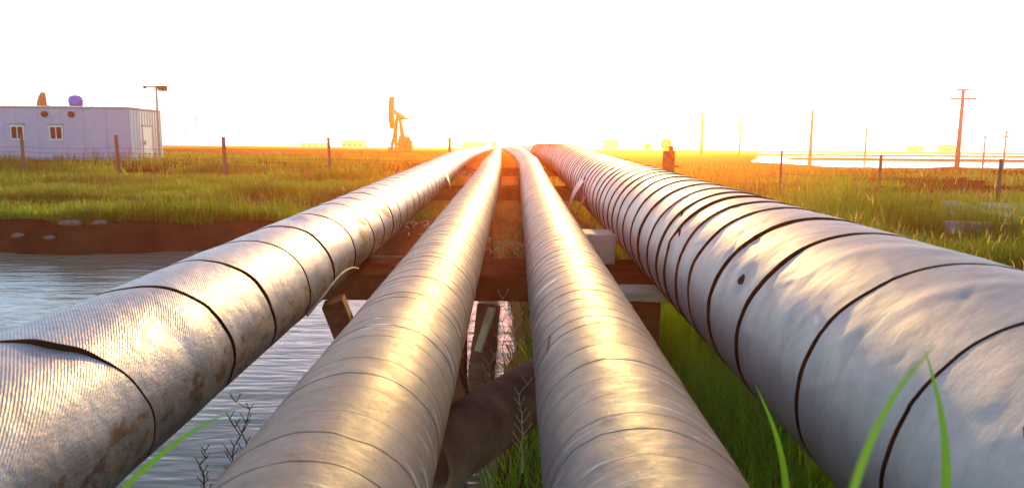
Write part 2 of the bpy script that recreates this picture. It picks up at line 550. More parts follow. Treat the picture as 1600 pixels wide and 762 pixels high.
def wrap_pipe(pipe, label, seams, tilt, gap, mat, seed, wob, dispf, lift=(.0, .0), far_step=.5, holes=None, res=1.0, edge_mat='under'):
    root = empty('insulated_pipe', (pipe.centre(5.0)[0], 5.0, 0))
    root.location = (0, 0, 0)
    tag(root, label, 'pipe', 'wrapped pipes running side by side')
    ylast = seams[-1]
    core_mesh(pipe, -2.9, ylast + 1.2, pipe.R - .020, 'pipe_core', M['under'], root, 40, .25)
    def edge(k, side):
        y = seams[k]
        gp = gap * float(np.interp(y, [1.7, 2.4, 12, 26], [.8, 1.7, 2.1, 2.8]))
        def f(th):
            a = y + tilt * th / (2 * math.pi) + wob * fbm(th * 1.3 + k * 7.7, seed, seed + 2, 3)
            g = gp * (1.0 + .7 * vnoise(th * 1.1 + 3.1 * k, 5.5, seed + 5)) * (.7 + .6 * abs(math.sin(k * 2.3 + seed)))
            return a + side * np.clip(g, .0005, None) * .5
        return f
    for k in range(len(seams) - 1):
        y = max(seams[k], .5)
        nth = int(res * (128 if y < 3.5 else 84 if y < 7 else 48)); ns = int(res * (22 if y < 3.5 else 12 if y < 7 else 5))
        if pipe is P4 and y < 3.3: nth, ns = 220, 40
        if seams[k + 1] - seams[k] < .15: ns = max(4, ns // 3)
        band_mesh(pipe, edge(k, 1), edge(k + 1, -1), nth, ns, lift[0] * float(np.interp(y, [1.7, 3.2], [.2, 1.0])), lift[1], 'wrap_band', mat, root,
                  disp=lambda Y, T, U, k=k: dispf(Y, T, U, k), holes=holes, skirt=.019, edge_mat=edge_mat)
    far = core_mesh(pipe, ylast + .05, 139, pipe.R, 'far_wrapping', mat, root, 36, far_step,
                    disp=lambda Y, T: .004 * np.sin((Y + tilt * T / 6.28) * 2 * math.pi / (seams[-1] - seams[-2])) + .005 * fbm(Y * 1.3, T * 2, seed))
    return root

# pipe 1 : ribbed foil, wide turns
s1 = [-2.6, -2.05, -1.5, -1.0, -.5, 0.0, .45, .98, 1.62, 2.17, 2.60, 3.09, 3.53, 4.05, 4.62, 5.03, 5.42, 5.80]
while s1[-1] < 26: s1.append(s1[-1] + .40 + .05 * math.sin(len(s1) * 2.1))
def d1(Y, T, U, k):
    d = .0032 * fbm(Y * 3.2, T * 1.6, 40) + .0018 * fbm(Y * 9, T * 4 + Y * 3, 41)
    d = d + .0012 * np.sin(U * math.pi)                                    # each turn bulges between its strings
    if k == 8:                                                           # loose lip of the turn whose near edge has slipped
        d = d + .005 * np.exp(-((T - .42) / .34) ** 2) * np.exp(-U * 6)
    d = d - .008 * np.exp(-((Y - 1.60 - .10 * T) / .10) ** 2 - ((T - .42) / .36) ** 2) * (k == 7)
    d = d - .008 * np.exp(-((Y - 2.02) / .08) ** 2 - ((T - .80) / .35) ** 2)
    d = d + .006 * np.exp(-((Y - 2.12) / .08) ** 2 - ((T - .98) / .30) ** 2)
    d = d + .008 * np.exp(-((Y - 3.95) / .10) ** 2 - ((T + .05) / .22) ** 2)
    d = d - .008 * np.exp(-((Y - 3.83) / .08) ** 2 - ((T - .05) / .22) ** 2)
    return d
pipe1 = wrap_pipe(P1, 'silver foil wrapped pipe with ribbed texture, leftmost of the four, above the water', s1, .62, .011, M['foil'], 3, .035, d1, lift=(.002, .0))

# pipes 2 and 3 : narrow grey tape, shingled turns
def tape_seams(seed, y1):
    r = np.random.default_rng(seed); s = [-1.5]
    while s[-1] < y1:
        s.append(s[-1] + (.10 if s[-1] > 0 else .2) * r.uniform(.72, 1.35))
    return s
def d23(seed):
    def f(Y, T, U, k):
        return .0022 * fbm(Y * 2.2, T * 1.3, seed) + .0014 * fbm(Y * 14, T * 5, seed + 3) + .0004 * math.sin(k * 1.7 + seed)
    return f
pipe2 = wrap_pipe(P2, 'grey beige taped pipe with narrow spiral turns, left of the central gap', tape_seams(11, 11.0), .22, .0020, M['wrap_a'], 11, .016, d23(51), lift=(.0006, .0), res=.8, edge_mat='edge')
pipe3 = wrap_pipe(P3, 'grey taped pipe with white scuff marks, right of the central gap', tape_seams(23, 11.0), -.24, .0020, M['wrap_b'], 17, .016, d23(67), lift=(.0006, .0), res=.8, edge_mat='edge')

# pipe 4 : thick, silver glass cloth with open dark joints
s4 = [-2.6, -2.1, -1.6, -1.1, -.6, -.1, .35, .80, 1.20, 1.60, 2.10, 2.44, 2.76, 2.99, 3.21, 3.42, 3.66, 3.95, 4.25, 4.55, 4.83]
while s4[-1] < 27: s4.append(s4[-1] + .27 + .05 * math.sin(len(s4) * 1.7))
_cr = np.random.default_rng(404)
CREASES = [(_cr.uniform(.7, 3.1), _cr.uniform(-1.5, .7), _cr.uniform(-1.2, 1.2), _cr.uniform(.05, .16), _cr.uniform(.008, .012), _cr.choice([-1, 1]) * _cr.uniform(.0008, .0016)) for _ in range(46)]
def d4(Y, T, U, k):
    d = .0016 * fbm(Y * 2.6 + T, T * 1.4, 80) + .0012 * fbm(Y * 7 + T * 1.2, T * 2.2, 81) * (Y < 6) + .0010 * fbm(Y * 20 + T * 3, T * 4, 82) * (Y < 4)
    d = d + .001 * np.sin(U * math.pi)
    if np.min(Y) < 3.3:
        for cy_, ct_, an_, ln_, wd_, am_ in CREASES:
            py_ = (Y - cy_); pt_ = (T - ct_) * .334
            al_ = py_ * math.cos(an_) + pt_ * math.sin(an_); ac_ = -py_ * math.sin(an_) + pt_ * math.cos(an_) + .25 * al_ ** 2
            d = d + am_ * np.exp(-(ac_ / wd_) ** 2 - (al_ / ln_) ** 2)
    d = d + .0025 * np.exp(-((Y - 1.82 + .25 * (T + .1)) / .05) ** 2 - ((T + .15) / .35) ** 2)
    d = d - .0020 * np.exp(-((Y - 1.92 + .25 * (T + .1)) / .05) ** 2 - ((T + .15) / .35) ** 2)
    d = d + .0025 * np.exp(-((Y - 1.38 + .2 * T) / .04) ** 2 - ((T + .35) / .30) ** 2)
    d = d + .007 * np.exp(-((Y - 3.30) / .07) ** 2 - ((T + 1.20) / .10) ** 2)
    d = d - .010 * np.exp(-((Y - 2.30) / .05) ** 2 - ((T + 1.15) / .16) ** 2)
    return d
pipe4 = wrap_pipe(P4, 'thick silver cloth wrapped pipe with open dark joints and tears, rightmost and largest', s4, -.50, .016, M['silver'], 29, .030, d4, lift=(.0055, .0))

def flap(pipe, parent, y0, t0, dy, dt, lift, mat, curl=1.0, seed=1):
    """a torn tongue of cloth: fixed along one side, the other lifts off"""
    n, m = 10, 8
    u = np.linspace(0, 1, n + 1); v = np.linspace(0, 1, m + 1)
    U, Vv = np.meshgrid(u, v, indexing='ij')
    T = t0 + dt * U + .04 * vnoise(Vv * 3, U * 2, seed)
    Y = y0 + dy * (Vv - .5) * (1 - .55 * U) + .02 * vnoise(U * 4, Vv * 3, seed + 3)
    r = pipe.R + .004 + lift * U ** 1.6 * curl + .008 * vnoise(U * 3, Vv * 4, seed + 6) * U
    P = pipe.point(Y.ravel(), T.ravel(), r.ravel())
    i = (np.arange(n)[:, None] * (m + 1) + np.arange(m)[None])
    q = np.stack([i, i + m + 1, i + m + 2, i + 1], -1).reshape(-1, 4)
    o = mesh_np('torn_flap', P, q, None, mat, parent, smooth=True, uv=np.stack([T * pipe.R, Y], -1).reshape(-1, 2))
    s = o.modifiers.new('thick', 'SOLIDIFY'); s.thickness = .003
    return o
def bare_patch(pipe, parent, y0, t0, ry, rt, mat, seed=1, skew=0.0, rag=.35, off=.0035, name='bare_patch'):
    """torn place: the dark layer laid bare, with a ragged outline"""
    n, m = 44, 5
    V = []; uvs = []
    cY = []; cT = []; cR = []
    for j in range(m + 1):
        for i in range(n):
            a_ = 2 * math.pi * i / n
            k_ = 1 + rag * float(fbm(math.cos(a_) * 1.7 + seed * 5, math.sin(a_) * 1.7, seed, 3)) * 1.6
            f = j / m * k_
            dt_ = rt * f * math.sin(a_)
            cT.append(t0 + dt_); cY.append(y0 + ry * f * math.cos(a_) + skew * dt_); cR.append(pipe.R + .0022 * (1 - .6 * (j / m) ** 4))
    cY = np.array(cY); cT = np.array(cT)
    fn = {P1: d1, P4: d4, P2: d23(51), P3: d23(67)}[pipe]
    P = pipe.point(cY, cT, np.array(cR) + np.maximum(fn(cY, cT, .5, -1), -.014))
    q = [(j * n + i, j * n + (i + 1) % n, (j + 1) * n + (i + 1) % n, (j + 1) * n + i) for j in range(m) for i in range(n)]
    return mesh_np(name, P, q, None, mat, parent, smooth=True)
bare_patch(P4, pipe4, 3.335, -.95, .026, .19, M['under'], 3, .75, .2, .006)
bare_patch(P4, pipe4, 2.335, -1.11, .022, .055, M['under'], 5, 0, .25, .007)
bare_patch(P4, pipe4, 7.55, -1.30, .10, .17, M['under'], 8, .3, .4, .008)
bare_patch(P4, pipe4, 6.45, -.62, .05, .16, M['under'], 9, -1.0, .4, .007)
bare_patch(P4, pipe4, 1.22, -.42, .012, .06, M['under'], 10, -.3, .3, .004)
bare_patch(P4, pipe4, 1.02, -.95, .02, .05, M['under'], 11, 0, .3, .005)
bare_patch(P3, pipe3, 2.13, -.93, .012, .07, M['under'], 12, .9, .3, .004)
flap(P4, pipe4, 7.7, -1.25, .50, -.95, .24, M['silver'], seed=8)
flap(P4, pipe4, 7.3, -1.7, .22, -.35, .12, M['silver'], seed=9)
flap(P1, pipe1, 10.2, 1.3, .4, .7, .08, M['foil'], seed=18)
bare_patch(P1, pipe1, 4.48, 1.36, .10, .26, M['glue'], 21, .2, .55, .006)
bare_patch(P1, pipe1, 4.60, 1.00, .05, .16, M['glue'], 22, .35, .5, .006)
bare_patch(P1, pipe1, 5.35, 1.15, .08, .22, M['glue'], 23, .4, .5, .006)

# string of binding wire hanging loose under pipe 1
mb = MB(); pts = []
for t in np.linspace(0, 1, 14):
    y = 3.25 + 1.1 * t
    p = P1.point(np.array([y]), np.array([2.1 - .35 * math.sin(t * 3.1)]), np.array([P1.R + .02]))[0]
    pts.append(p)
mb.path(pts, [.006] * 14, 6); mb.build('binding_wire', M['palewood'], pipe1)

# ------------------------------------------------------------------ supports
def support_beam(y0, y1, ztop, thick, x0, x1, label, blocks):
    root = empty('support_beam', ((x0 + x1) / 2, (y0 + y1) / 2, ztop - thick))
    tag(root, label, 'beam')
    L = Vector(root.location)
    MB().box(Vector(((x0 + x1) / 2, (y0 + y1) / 2, ztop - thick / 2)) - L, (x1 - x0, y1 - y0, thick)).build('beam', M['beam'], root, .012)
    for bx, by, bz, sx, sy, sz, m in blocks:
        MB().box(Vector((bx, by, bz)) - L, (sx, sy, sz), jit=.006).build('saddle_block', M[m], root, .008)
    for px in (-.45, .30):
        MB().box(Vector((px, (y0 + y1) / 2, ztop - thick - .9)) - L, (.26, .26, 1.8)).build('pile', M['beam'], root, .01)
    return root
zt = -.83
def bottom(p, y): return float(p.centre(y)[1]) - p.R - .012
support_beam(4.72, 5.50, zt, .17, -1.75, 1.75, 'brown concrete cross beam carrying the pipes over the water', [
    (float(P2.centre(5)[0]), 5.1, (bottom(P2, 5.1) + zt) / 2, .30, .3, max(.02, bottom(P2, 5.1) - zt), 'beam'),
    (float(P3.centre(5)[0]), 5.1, (bottom(P3, 5.1) + zt) / 2, .30, .3, max(.02, bottom(P3, 5.1) - zt), 'beam')])
support_beam(12.2, 12.8, -.66, .22, -1.9, 1.9, 'second brown cross beam farther along under the pipes', [])
support_beam(21, 21.6, -.60, .22, -2.1, 1.9, 'farthest brown cross beam under the pipes beyond the bank', [])

# concrete blocks beside the cross beam, between pipe 3 and the thick pipe
def block(name, label, cat, c, s, mat, rz=0, jit=.008, bevel=.012, group=None, tilt=0):
    r = Matrix.Rotation(rz, 3, 'Z') @ Matrix.Rotation(tilt, 3, 'X')
    o = MB().box((0, 0, s[2] / 2), s, r, jit=jit).build(name, M[mat], None, bevel)
    o.location = c
    return tag(o, label, cat, group)
block('concrete_block', 'pale concrete block on the cross beam between the right taped pipe and thick pipe', 'block', (.62, 5.35, zt + .002), (.24, .34, .22), 'palecon')
x_, y_, z_ = world_from_px(1012, 462, 4.1)
cpost = block('concrete_post', 'brown concrete post with a pale flat top beside the grass under the thick pipe', 'post', (x_ - .02, y_ + .06, z_ - 1.05), (.20, .20, 1.02), 'beam')
cp = MB().box((.02, 0, 1.045), (.27, .26, .05), jit=.006).build('cap', M['palecon'], cpost, .008)  # sunlight on the post top painted as paler concrete
# leaning pile under pipe 1
rt = MB(); rt.bar((-1.00, 4.05, -.86), (-.40, 4.15, -2.6), .19, .12)
o = rt.build('leaning_pile', M['rust'], None, .006)
tag(o, 'rusty brown leaning pile under the leftmost pipe standing in water', 'pile')
# diagonal drain pipe with open end
dp = empty('drain_pipe', (-.245, 2.45, -1.17))
tag(dp, 'dull brown pipe lying diagonally under the two taped pipes', 'pipe')
L = Vector(dp.location)
A, B = Vector((-.30, 2.36, -1.06)), Vector((.42, 3.72, -1.06))
d = (B - A).normalized()
def ring_tube(a_, b_, ro, ri, n=36):
    ax = (b_ - a_).normalized(); p = ax.orthogonal().normalized(); q = ax.cross(p)
    V = []; F = []
    for pt, r in ((a_, ri), (a_, ro), (b_, ro), (b_, ri)):
        for i in range(n):
            t = 2 * math.pi * i / n; V.append(pt + p * r * math.cos(t) + q * r * math.sin(t))
    for j in range(4):
        for i in range(n):
            F.append((j * n + i, j * n + (i + 1) % n, ((j + 1) % 4) * n + (i + 1) % n, ((j + 1) % 4) * n + i))
    return MB().add(V, F)
ring_tube(A - L, B - L, .130, .112).build('barrel', M['rustpipe'], dp, 0, True)
# wrapped riser between the taped pipes
rp = empty('riser_pipe', world_from_px(745, 640, 4.4)); L = Vector(rp.location)
tag(rp, 'narrow brown riser pipe with wrapped rings in the gap between taped pipes', 'pipe')
top = Vector(world_from_px(764, 480, 4.6)); bot = Vector(world_from_px(742, 690, 4.3))
MB().tube(bot - L, top - L, .075, .075, 24).build('barrel', M['rustpipe'], rp, 0, True)
for t in (.36, .44, .52, .60, .68):
    p = bot.lerp(top, t); e = (top - bot).normalized() * .045
    MB().tube(p - e - L, p + e - L, .083, .079, 24).build('wrap_ring', M['rustpipe'], rp, 0, True)
pk = MB().bar(Vector(world_from_px(748, 548, 4.45)) + Vector((0, -.1, 0)), Vector(world_from_px(770, 478, 4.55)) + Vector((0, -.1, 0)), .055, .02).build('broken_plank', M['palewood'], None, .003)
tag(pk, 'bleached splinter of plank leaning on the narrow riser pipe', 'plank')
st = MB().bar(world_from_px(706, 590, 3.9), world_from_px(735, 690, 3.9), .085, .085).build('slanting_strut', M['rust'], None, .004)
tag(st, 'short dark slanting strut above the water in the central gap', 'strut')

# ------------------------------------------------------------------ cabin
def cabin():
    x1, y0, y1 = -20.6, 40.0, 43.6
    x0 = -34.0; zb, ztop = -.92, 1.86
    root = empty('site_cabin', (x1, y0, zb)); L = Vector(root.location)
    tag(root, 'long white site cabin with two small windows and a ribbed end wall', 'cabin')
    mw = plain('cabin_shaded_white', (.31, .31, .43), (.27, .27, .39), 2, .55, 0, .1)  # white wall with its bluish shade put into the colour
    me = plain('cabin_white_paint', (.66, .63, .62), (.56, .53, .52), 3, .5, 0, .1)  # same white, kept light for the sunlit end wall and fittings
    mtrim = plain('cabin_trim', (.30, .24, .26), None, 4, .6, 0, .1)
    mdark = plain('cabin_window_dark', (.07, .025, .018), (.04, .018, .014), 6, .7, 0, 0, spec=.1)
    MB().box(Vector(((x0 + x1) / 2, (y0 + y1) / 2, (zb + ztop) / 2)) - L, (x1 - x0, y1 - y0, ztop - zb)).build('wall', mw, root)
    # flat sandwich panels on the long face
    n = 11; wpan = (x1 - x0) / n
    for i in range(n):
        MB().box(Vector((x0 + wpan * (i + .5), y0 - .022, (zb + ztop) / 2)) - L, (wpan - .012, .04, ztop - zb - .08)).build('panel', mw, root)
    # ribbed end sheets
    k = 12; wr = (y1 - y0) / k
    for i in range(k):
        y = y0 + wr * (i + .5)
        z0 = zb + .02
        if 1.15 < y - y0 < 2.35: z0 = zb + 1.95
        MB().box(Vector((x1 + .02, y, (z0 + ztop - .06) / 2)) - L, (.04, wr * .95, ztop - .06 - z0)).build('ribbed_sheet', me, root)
        MB().box(Vector((x1 + .05, y, (z0 + ztop - .06) / 2)) - L, (.05, wr * .42, ztop - .07 - z0)).build('rib', me, root)
    dr = MB().box(Vector((x1 + .035, y0 + 1.8, zb + .98)) - L, (.07, 1.0, 1.86)).build('door', me, root, .005)
    MB().box(Vector((x1 + .09, y0 + 1.42, zb + .98)) - L, (.06, .05, .22)).build('handle', mtrim, dr)
    MB().box(Vector((x1 + .05, y0 + 1.8, zb + 1.94)) - L, (.12, 1.2, .05)).build('door_head', mtrim, root)
    rf = MB().box(Vector(((x0 + x1) / 2, (y0 + y1) / 2, ztop + .035)) - L, (x1 - x0 + .16, y1 - y0 + .2, .06)).build('roof', mtrim, root)
    for i in range(46):
        MB().box(Vector((x0 + .15 + i * (x1 - x0 - .3) / 45, (y0 + y1) / 2, ztop + .09)) - L, (.12, y1 - y0 + .18, .05)).build('roof_rib', me, rf)
    for px in (35, 95):
        cx = (px - 800) / FPX * y0
        f = MB().box(Vector((cx, y0 - .06, .56)) - L, (.72, .06, .78)).build('window', me, root)
        for s in (-1, 1):
            MB().box(Vector((cx + s * .165, y0 - .100, .545)) - L, (.25, .04, .62)).build('pane', mdark, f)
        MB().box(Vector((cx, y0 - .12, 1.0)) - L, (.80, .16, .06)).build('canopy_strip', mtrim, f)
    for px in (79, 120):
        cx = (px - 800) / FPX * y0
        MB().tube(Vector((cx, y0 - .04, 1.53)) - L, Vector((cx, y0 - .14, 1.53)) - L, .165, .165, 18).build('round_vent', mdark, root)
    return root
cabin()

def tank():
    c = ((124 - 800) / FPX * 41, 41.2, 1.96)
    root = empty('water_tank', c); tag(root, 'round blue plastic water tank on the cabin roof', 'tank')
    mt = plain('blue_plastic', (.13, .13, .52), (.09, .09, .42), 2, .4, 0, .05)
    MB().lathe([(.26, .03), (.34, .12), (.37, .28), (.37, .42), (.32, .56), (.20, .64), (.06, .67)], (0, 0, 0), 24).build('body', mt, root, 0, True)
    MB().lathe([(.375, .0), (.385, .02), (.385, .05), (.375, .07)], (0, 0, .32), 24).build('rib', mt, root, 0, True)
    MB().tube((.36, 0, .40), (.44, 0, .40), .04, .04, 10).build('outlet', mt, root)
    MB().box((0, 0, .02), (.56, .56, .04)).build('base', M['rust'], root)
tank()

def mast():
    Y = 42.6; x = (252 - 800) / FPX * Y
    root = empty('signal_mast', (x, Y, -.92)); tag(root, 'thin pole with crossbar, box and ball beside the cabin end wall', 'mast')
    mg = plain('galvanised_pole', (.45, .40, .38), None, 5, .5, .4, .1)
    MB().tube((0, 0, 0), (0, 0, 4.20), .085, .07, 12).build('pole', mg, root)
    MB().tube((-.66, 0, 4.12), (.30, 0, 4.12), .05, .05, 8).build('crossbar', M['rust'], root)
    MB().box((.36, 0, 4.05), (.40, .30, .30), taper=1.15).build('box', M['rust'], root, .01)
    MB().lathe([(.03, -.09), (.08, -.06), (.10, 0), (.08, .06), (.03, .09)], (-.66, 0, 4.12), 12).build('ball', M['under'], root, 0, True)
mast()

# ------------------------------------------------------------------ pump jacks
def pump_jack():
    root = empty('pump_jack', (0, 0, 0))
    mo = plain('pumpjack_orange', (.30, .07, .012), (.17, .04, .010), 3, .6, 0, .2)
    MB().box((.4, 0, .18), (6.6, 1.5, .36)).build('base_skid', M['rust'], root)
    for s in (-1, 1):
        MB().bar((-1.1, s * .75, .3), (-.2, s * .16, 4.55), .30, .28).bar((.9, s * .75, .3), (-.2, s * .16, 4.55), .28, .26).build('samson_leg', mo, root)
    for z, hw in ((1.3, .68), (2.3, .52), (3.3, .36)):
        MB().bar((-.75 + .2 * z * .3, -hw, z), (-.75 + .2 * z * .3, hw, z), .09, .09).build('cross_brace', mo, root)
    MB().box((-.2, 0, 4.72), (.6, .62, .32)).build('saddle_bearing', mo, root)
    MB().bar((-3.3, 0, 5.35), (3.0, 0, 4.60), .34, .46).build('walking_beam', mo, root, .02)
    # horse head: curved sector plate
    prof = []
    for i in range(13):
        t = -0.62 + 1.24 * i / 12
        prof.append((-.2 - 3.75 * math.cos(t), 5.05 + 3.35 * math.sin(t)))
    prof += [(-3.1, 6.85), (-3.0, 5.5), (-3.1, 3.25)]
    n = len(prof); V = [(x, -.30, z) for x, z in prof] + [(x, .30, z) for x, z in prof]
    F = [tuple(range(n - 1, -1, -1)), tuple(range(n, 2 * n))] + [(i, (i + 1) % n, n + (i + 1) % n, n + i) for i in range(n)]
    MB().add(V, F).build('horse_head', mo, root)
    MB().tube((-3.95, 0, 3.9), (-3.95, 0, .3), .045, .045, 8).build('polished_rod', M['rust'], root)
    MB().box((-3.95, 0, .45), (.5, .5, .9)).build('wellhead', M['rust'], root)
    MB().box((2.4, 0, 1.35), (1.3, 1.0, 1.9)).build('gearbox', mo, root, .05)
    for s in (-1, 1):
        MB().bar((2.4, s * .68, 1.9), (3.2, s * .68, .9), .22, .5).build('crank', mo, root)
        MB().tube((3.05, s * .60, 1.05), (3.05, s * .90, 1.05), .72, .72, 20).build('counterweight', mo, root)
        MB().bar((2.95, s * .60, 1.2), (3.0, s * .42, 4.5), .11, .11).build('pitman_arm', mo, root)
    MB().bar((3.0, -.6, 4.55), (3.0, .6, 4.55), .2, .2).build('equaliser', mo, root)
    MB().box((4.1, 0, .75), (.8, .7, .8)).build('motor', M['rust'], root, .04)
    for s in (-1, 1):
        MB().bar((-.2 + s * .5, -.9, 4.3), (-.2 + s * .5, .9, 4.3), .06, .06).build('platform_rail', mo, root)
    lad = MB()
    for s in (-.18, .18): lad.bar((-1.3 + .05, s, .4), (-.45, s, 4.4), .04, .04)
    for i in range(12): lad.bar((-1.22 + .066 * i, -.18, .7 + .32 * i), (-1.22 + .066 * i, .18, .7 + .32 * i), .03, .03)
    lad.build('ladder', M['rust'], root)
    return root
pj = pump_jack()
pj.location = ((624 - 800) / FPX * 94, 94, -1.0); pj.rotation_euler = (0, 0, R_(84))
tag(pj, 'orange pump jack with upright horse head standing alone on the horizon', 'pump jack', 'pump jacks')
p2 = copy_tree(pj); p2.location = ((115 - 800) / FPX * 92, 92, -1.0); p2.rotation_euler = (0, 0, R_(70))
tag(p2, 'orange pump jack showing above the cabin roof beside the blue tank', 'pump jack', 'pump jacks')
p3 = copy_tree(pj); p3.location = ((14 - 800) / FPX * 104, 104, -1.0); p3.rotation_euler = (0, 0, R_(70))
tag(p3, 'small orange pump jack tip above the cabin roof at the left edge', 'pump jack', 'pump jacks')

# ------------------------------------------------------------------ fences
def fence(px_list, Y, hgt, base, label, post_mat, wire_z, thick=.10, ends=None, arm=None, name='wire_fence'):
    xs = [(p - 800) / FPX * Y for p in px_list]
    root = empty(name, (xs[0], Y, base)); L = Vector(root.location)
    tag(root, label, name.split('_')[-1])
    tops = []
    for i, x in enumerate(xs):
        lean = Vector((random.uniform(-.05, .05), random.uniform(-.05, .05), 0))
        h = hgt * random.uniform(.96, 1.05)
        yy = Y + random.uniform(-.3, .3)
        p = MB().bar(Vector((x, yy, base)) - L, Vector((x, yy, base + h)) + lean - L, thick, thick).build('post', post_mat, root, .008)
        if arm == i:
            MB().bar(Vector((x - .25, yy, base + h - .03)) - L, Vector((x + .40, yy, base + h - .03)) - L, .05, .05).build('post_arm', post_mat, p)
        tops.append((x, yy))
    pts_all = ([(ends[0], Y)] if ends else []) + tops + ([(ends[1], Y)] if ends else [])
    for z in wire_z:
        mb = MB()
        for (xa, ya), (xb, yb) in zip(pts_all[:-1], pts_all[1:]):
            prev = None
            for t in np.linspace(0, 1, 7):
                p = Vector((xa + (xb - xa) * t, ya + (yb - ya) * t - thick * .55, base + z - .05 * math.sin(math.pi * t))) - L
                if prev is not None: mb.tube(prev, p, .007, .007, 5, False)
                prev = p
        mb.build('wire', M['rust'], root)
    return root
mpost = plain('rusty_fence_post', (.22, .10, .06), (.10, .045, .03), 7, .8, 0, .3)
fence([38, 192, 356, 514, 702], 31.0, 2.02, -1.62, 'rusty wire fence of square posts in the left field before the cabin', mpost, (.75, 1.05, 1.25, 1.45), .115, (-27, -1.8), arm=3)
fence([1222, 1366], 25.0, 1.62, -1.72, 'thin rusty fence posts standing in the tall grass right of the thick pipe', mpost, (.9, 1.3), .075, (8.2, 13.2))
fence([1550], 19.0, 1.42, -1.66, 'single rusty fence post without wire on the mud at the right edge', mpost, (), .085, name='fence_post')

# ------------------------------------------------------------------ utility poles
mpole = plain('concrete_pole', (.20, .15, .13), (.13, .09, .07), 3, .8, 0, .2)
def pole(px, top, bot, Y, label, arms=((0, .75), (.9, 1.5)), r=.16, brace=True, hz=233):
    x = (px - 800) / FPX * Y
    hzp = 230 + (px - 800) * math.tan(ROLL)
    zt_, zb_ = -(top - hzp) / FPX * Y, -(bot - hzp) / FPX * Y - .4
    root = empty('utility_pole', (x, Y, zb_)); H = zt_ - zb_
    tag(root, label, 'utility pole', 'utility poles across the flats')
    MB().tube((0, 0, 0), (0, 0, H), r, r * .62, 12).build('shaft', mpole, root, 0, True)
    for dz, hw in arms:
        c = MB().box((0, -.12, H - .12 - dz), (2 * hw, .16, .20)).build('crossarm', mpole, root)
        for sx in (-.92, -.45, .45, .92):
            MB().lathe([(.03, 0), (.06, .05), (.04, .10), (.06, .14), (.02, .2)], (sx * hw, -.12, H - .06 - dz), 8).build('insulator', M['concrete'], c)
        if brace and dz > 0:
            for s in (-1, 1):
                MB().bar((s * hw * .62, -.12, H - .12 - dz), (0, -.12, H - 1.05 - dz), .05, .05).build('brace', mpole, root)
    return root, H
pole(1490, 142, 262, 86, 'tallest utility pole with two crossarms, right of the thick pipe', ((0, .75), (.95, 1.5)), .29)
pole(1261, 172, 250, 128, 'bare-looking utility pole with faint crossarm in the middle of the right field', ((.95, 1.1),), .33, False)
pole(1092, 178, 240, 160, 'utility pole nearest the thick pipe with two short arms at its tip', ((0, .6), (.6, .8)), .42, False)
pole(1151, 186, 241, 185, 'thin plain utility pole second from the thick pipe', ((.2, .4),), .34, False)
pole(1346, 200, 256, 175, 'faint slender utility pole between the two tall ones over the water', ((.4, .5),), .30, False)
pole(1530, 213, 268, 120, 'shorter utility pole just right of the tallest pole', ((.1, .6),), .19, False)
pole(1562, 205, 264, 130, 'thin utility pole carrying two wires at the right edge', ((.1, .6), (.9, .5)), .20, False)
for dz, lb in ((0.0, 'upper'), (.9, 'lower')):
    Y = 130; mb = MB(); prev = None
    a_ = Vector(((1562 - 800) / FPX * Y, Y, (237 - 208) / FPX * Y - dz)); b_ = a_ + Vector((46, 4, -.2))
    for t in np.linspace(0, 1, 12):
        p = a_.lerp(b_, t) - Vector((0, 0, .7 * math.sin(math.pi * t)))
        if prev is not None: mb.tube(prev, p, .03, .03, 5, False)
        prev = p
    o = mb.build('power_line', M['rust'])
    tag(o, lb + ' wire running right from the thin utility pole at the right edge', 'wire')

# ------------------------------------------------------------------ horizon things
mfar = plain('far_building_wall', (.45, .40, .42), (.35, .30, .32), .3, .8, 0, 0)
mfarr = plain('far_building_roof', (.34, .22, .20), None, .3, .8, 0, 0)
def far_shed(px0, px1, top, Y, label, roof=.2):
    x0, x1 = (px0 - 800) / FPX * Y, (px1 - 800) / FPX * Y
    hz = 230 + ((px0 + px1) / 2 - 800) * math.tan(ROLL)
    h = (hz - top) / FPX * Y + 1.3
    root = empty('far_shed', ((x0 + x1) / 2, Y, -1.4)); tag(root, label, 'shed')
    wv = x1 - x0
    MB().box((0, 0, h / 2), (wv, 9, h)).build('wall', mfar, root)
    V = [(-wv / 2 - .3, -4.8, h), (wv / 2 + .3, -4.8, h), (wv / 2 + .3, 4.8, h), (-wv / 2 - .3, 4.8, h), (-wv / 2 - .3, 0, h + roof * 5), (wv / 2 + .3, 0, h + roof * 5)]
    MB().add(V, [(0, 1, 5, 4), (2, 3, 4, 5), (0, 4, 3), (1, 2, 5), (0, 3, 2, 1)]).build('roof', mfarr, root)
    for i in range(4):
        MB().box((-wv / 2 + wv * (i + .5) / 4, -4.53, h * .5), (wv * .09, .08, h * .3)).build('window', M['under'], root)
far_shed(538, 571, 220.5, 330, 'low pinkish shed on the horizon left of the pump jack', .1)
far_shed(474, 512, 224, 420, 'low flat shed on the horizon left of the pinkish one', .1)
far_shed(722, 760, 223, 380, 'hazy low shed on the horizon behind the leftmost pipe', .1)
far_shed(1462, 1480, 228.5, 520, 'hazy grey building on the right horizon beside the tallest pole', .25)
far_shed(1414, 1432, 230.5, 560, 'hazy grey building on the right horizon left of another one', .3)
far_shed(940, 962, 222, 420, 'hazy pale building on the horizon above the thick pipe', .3)
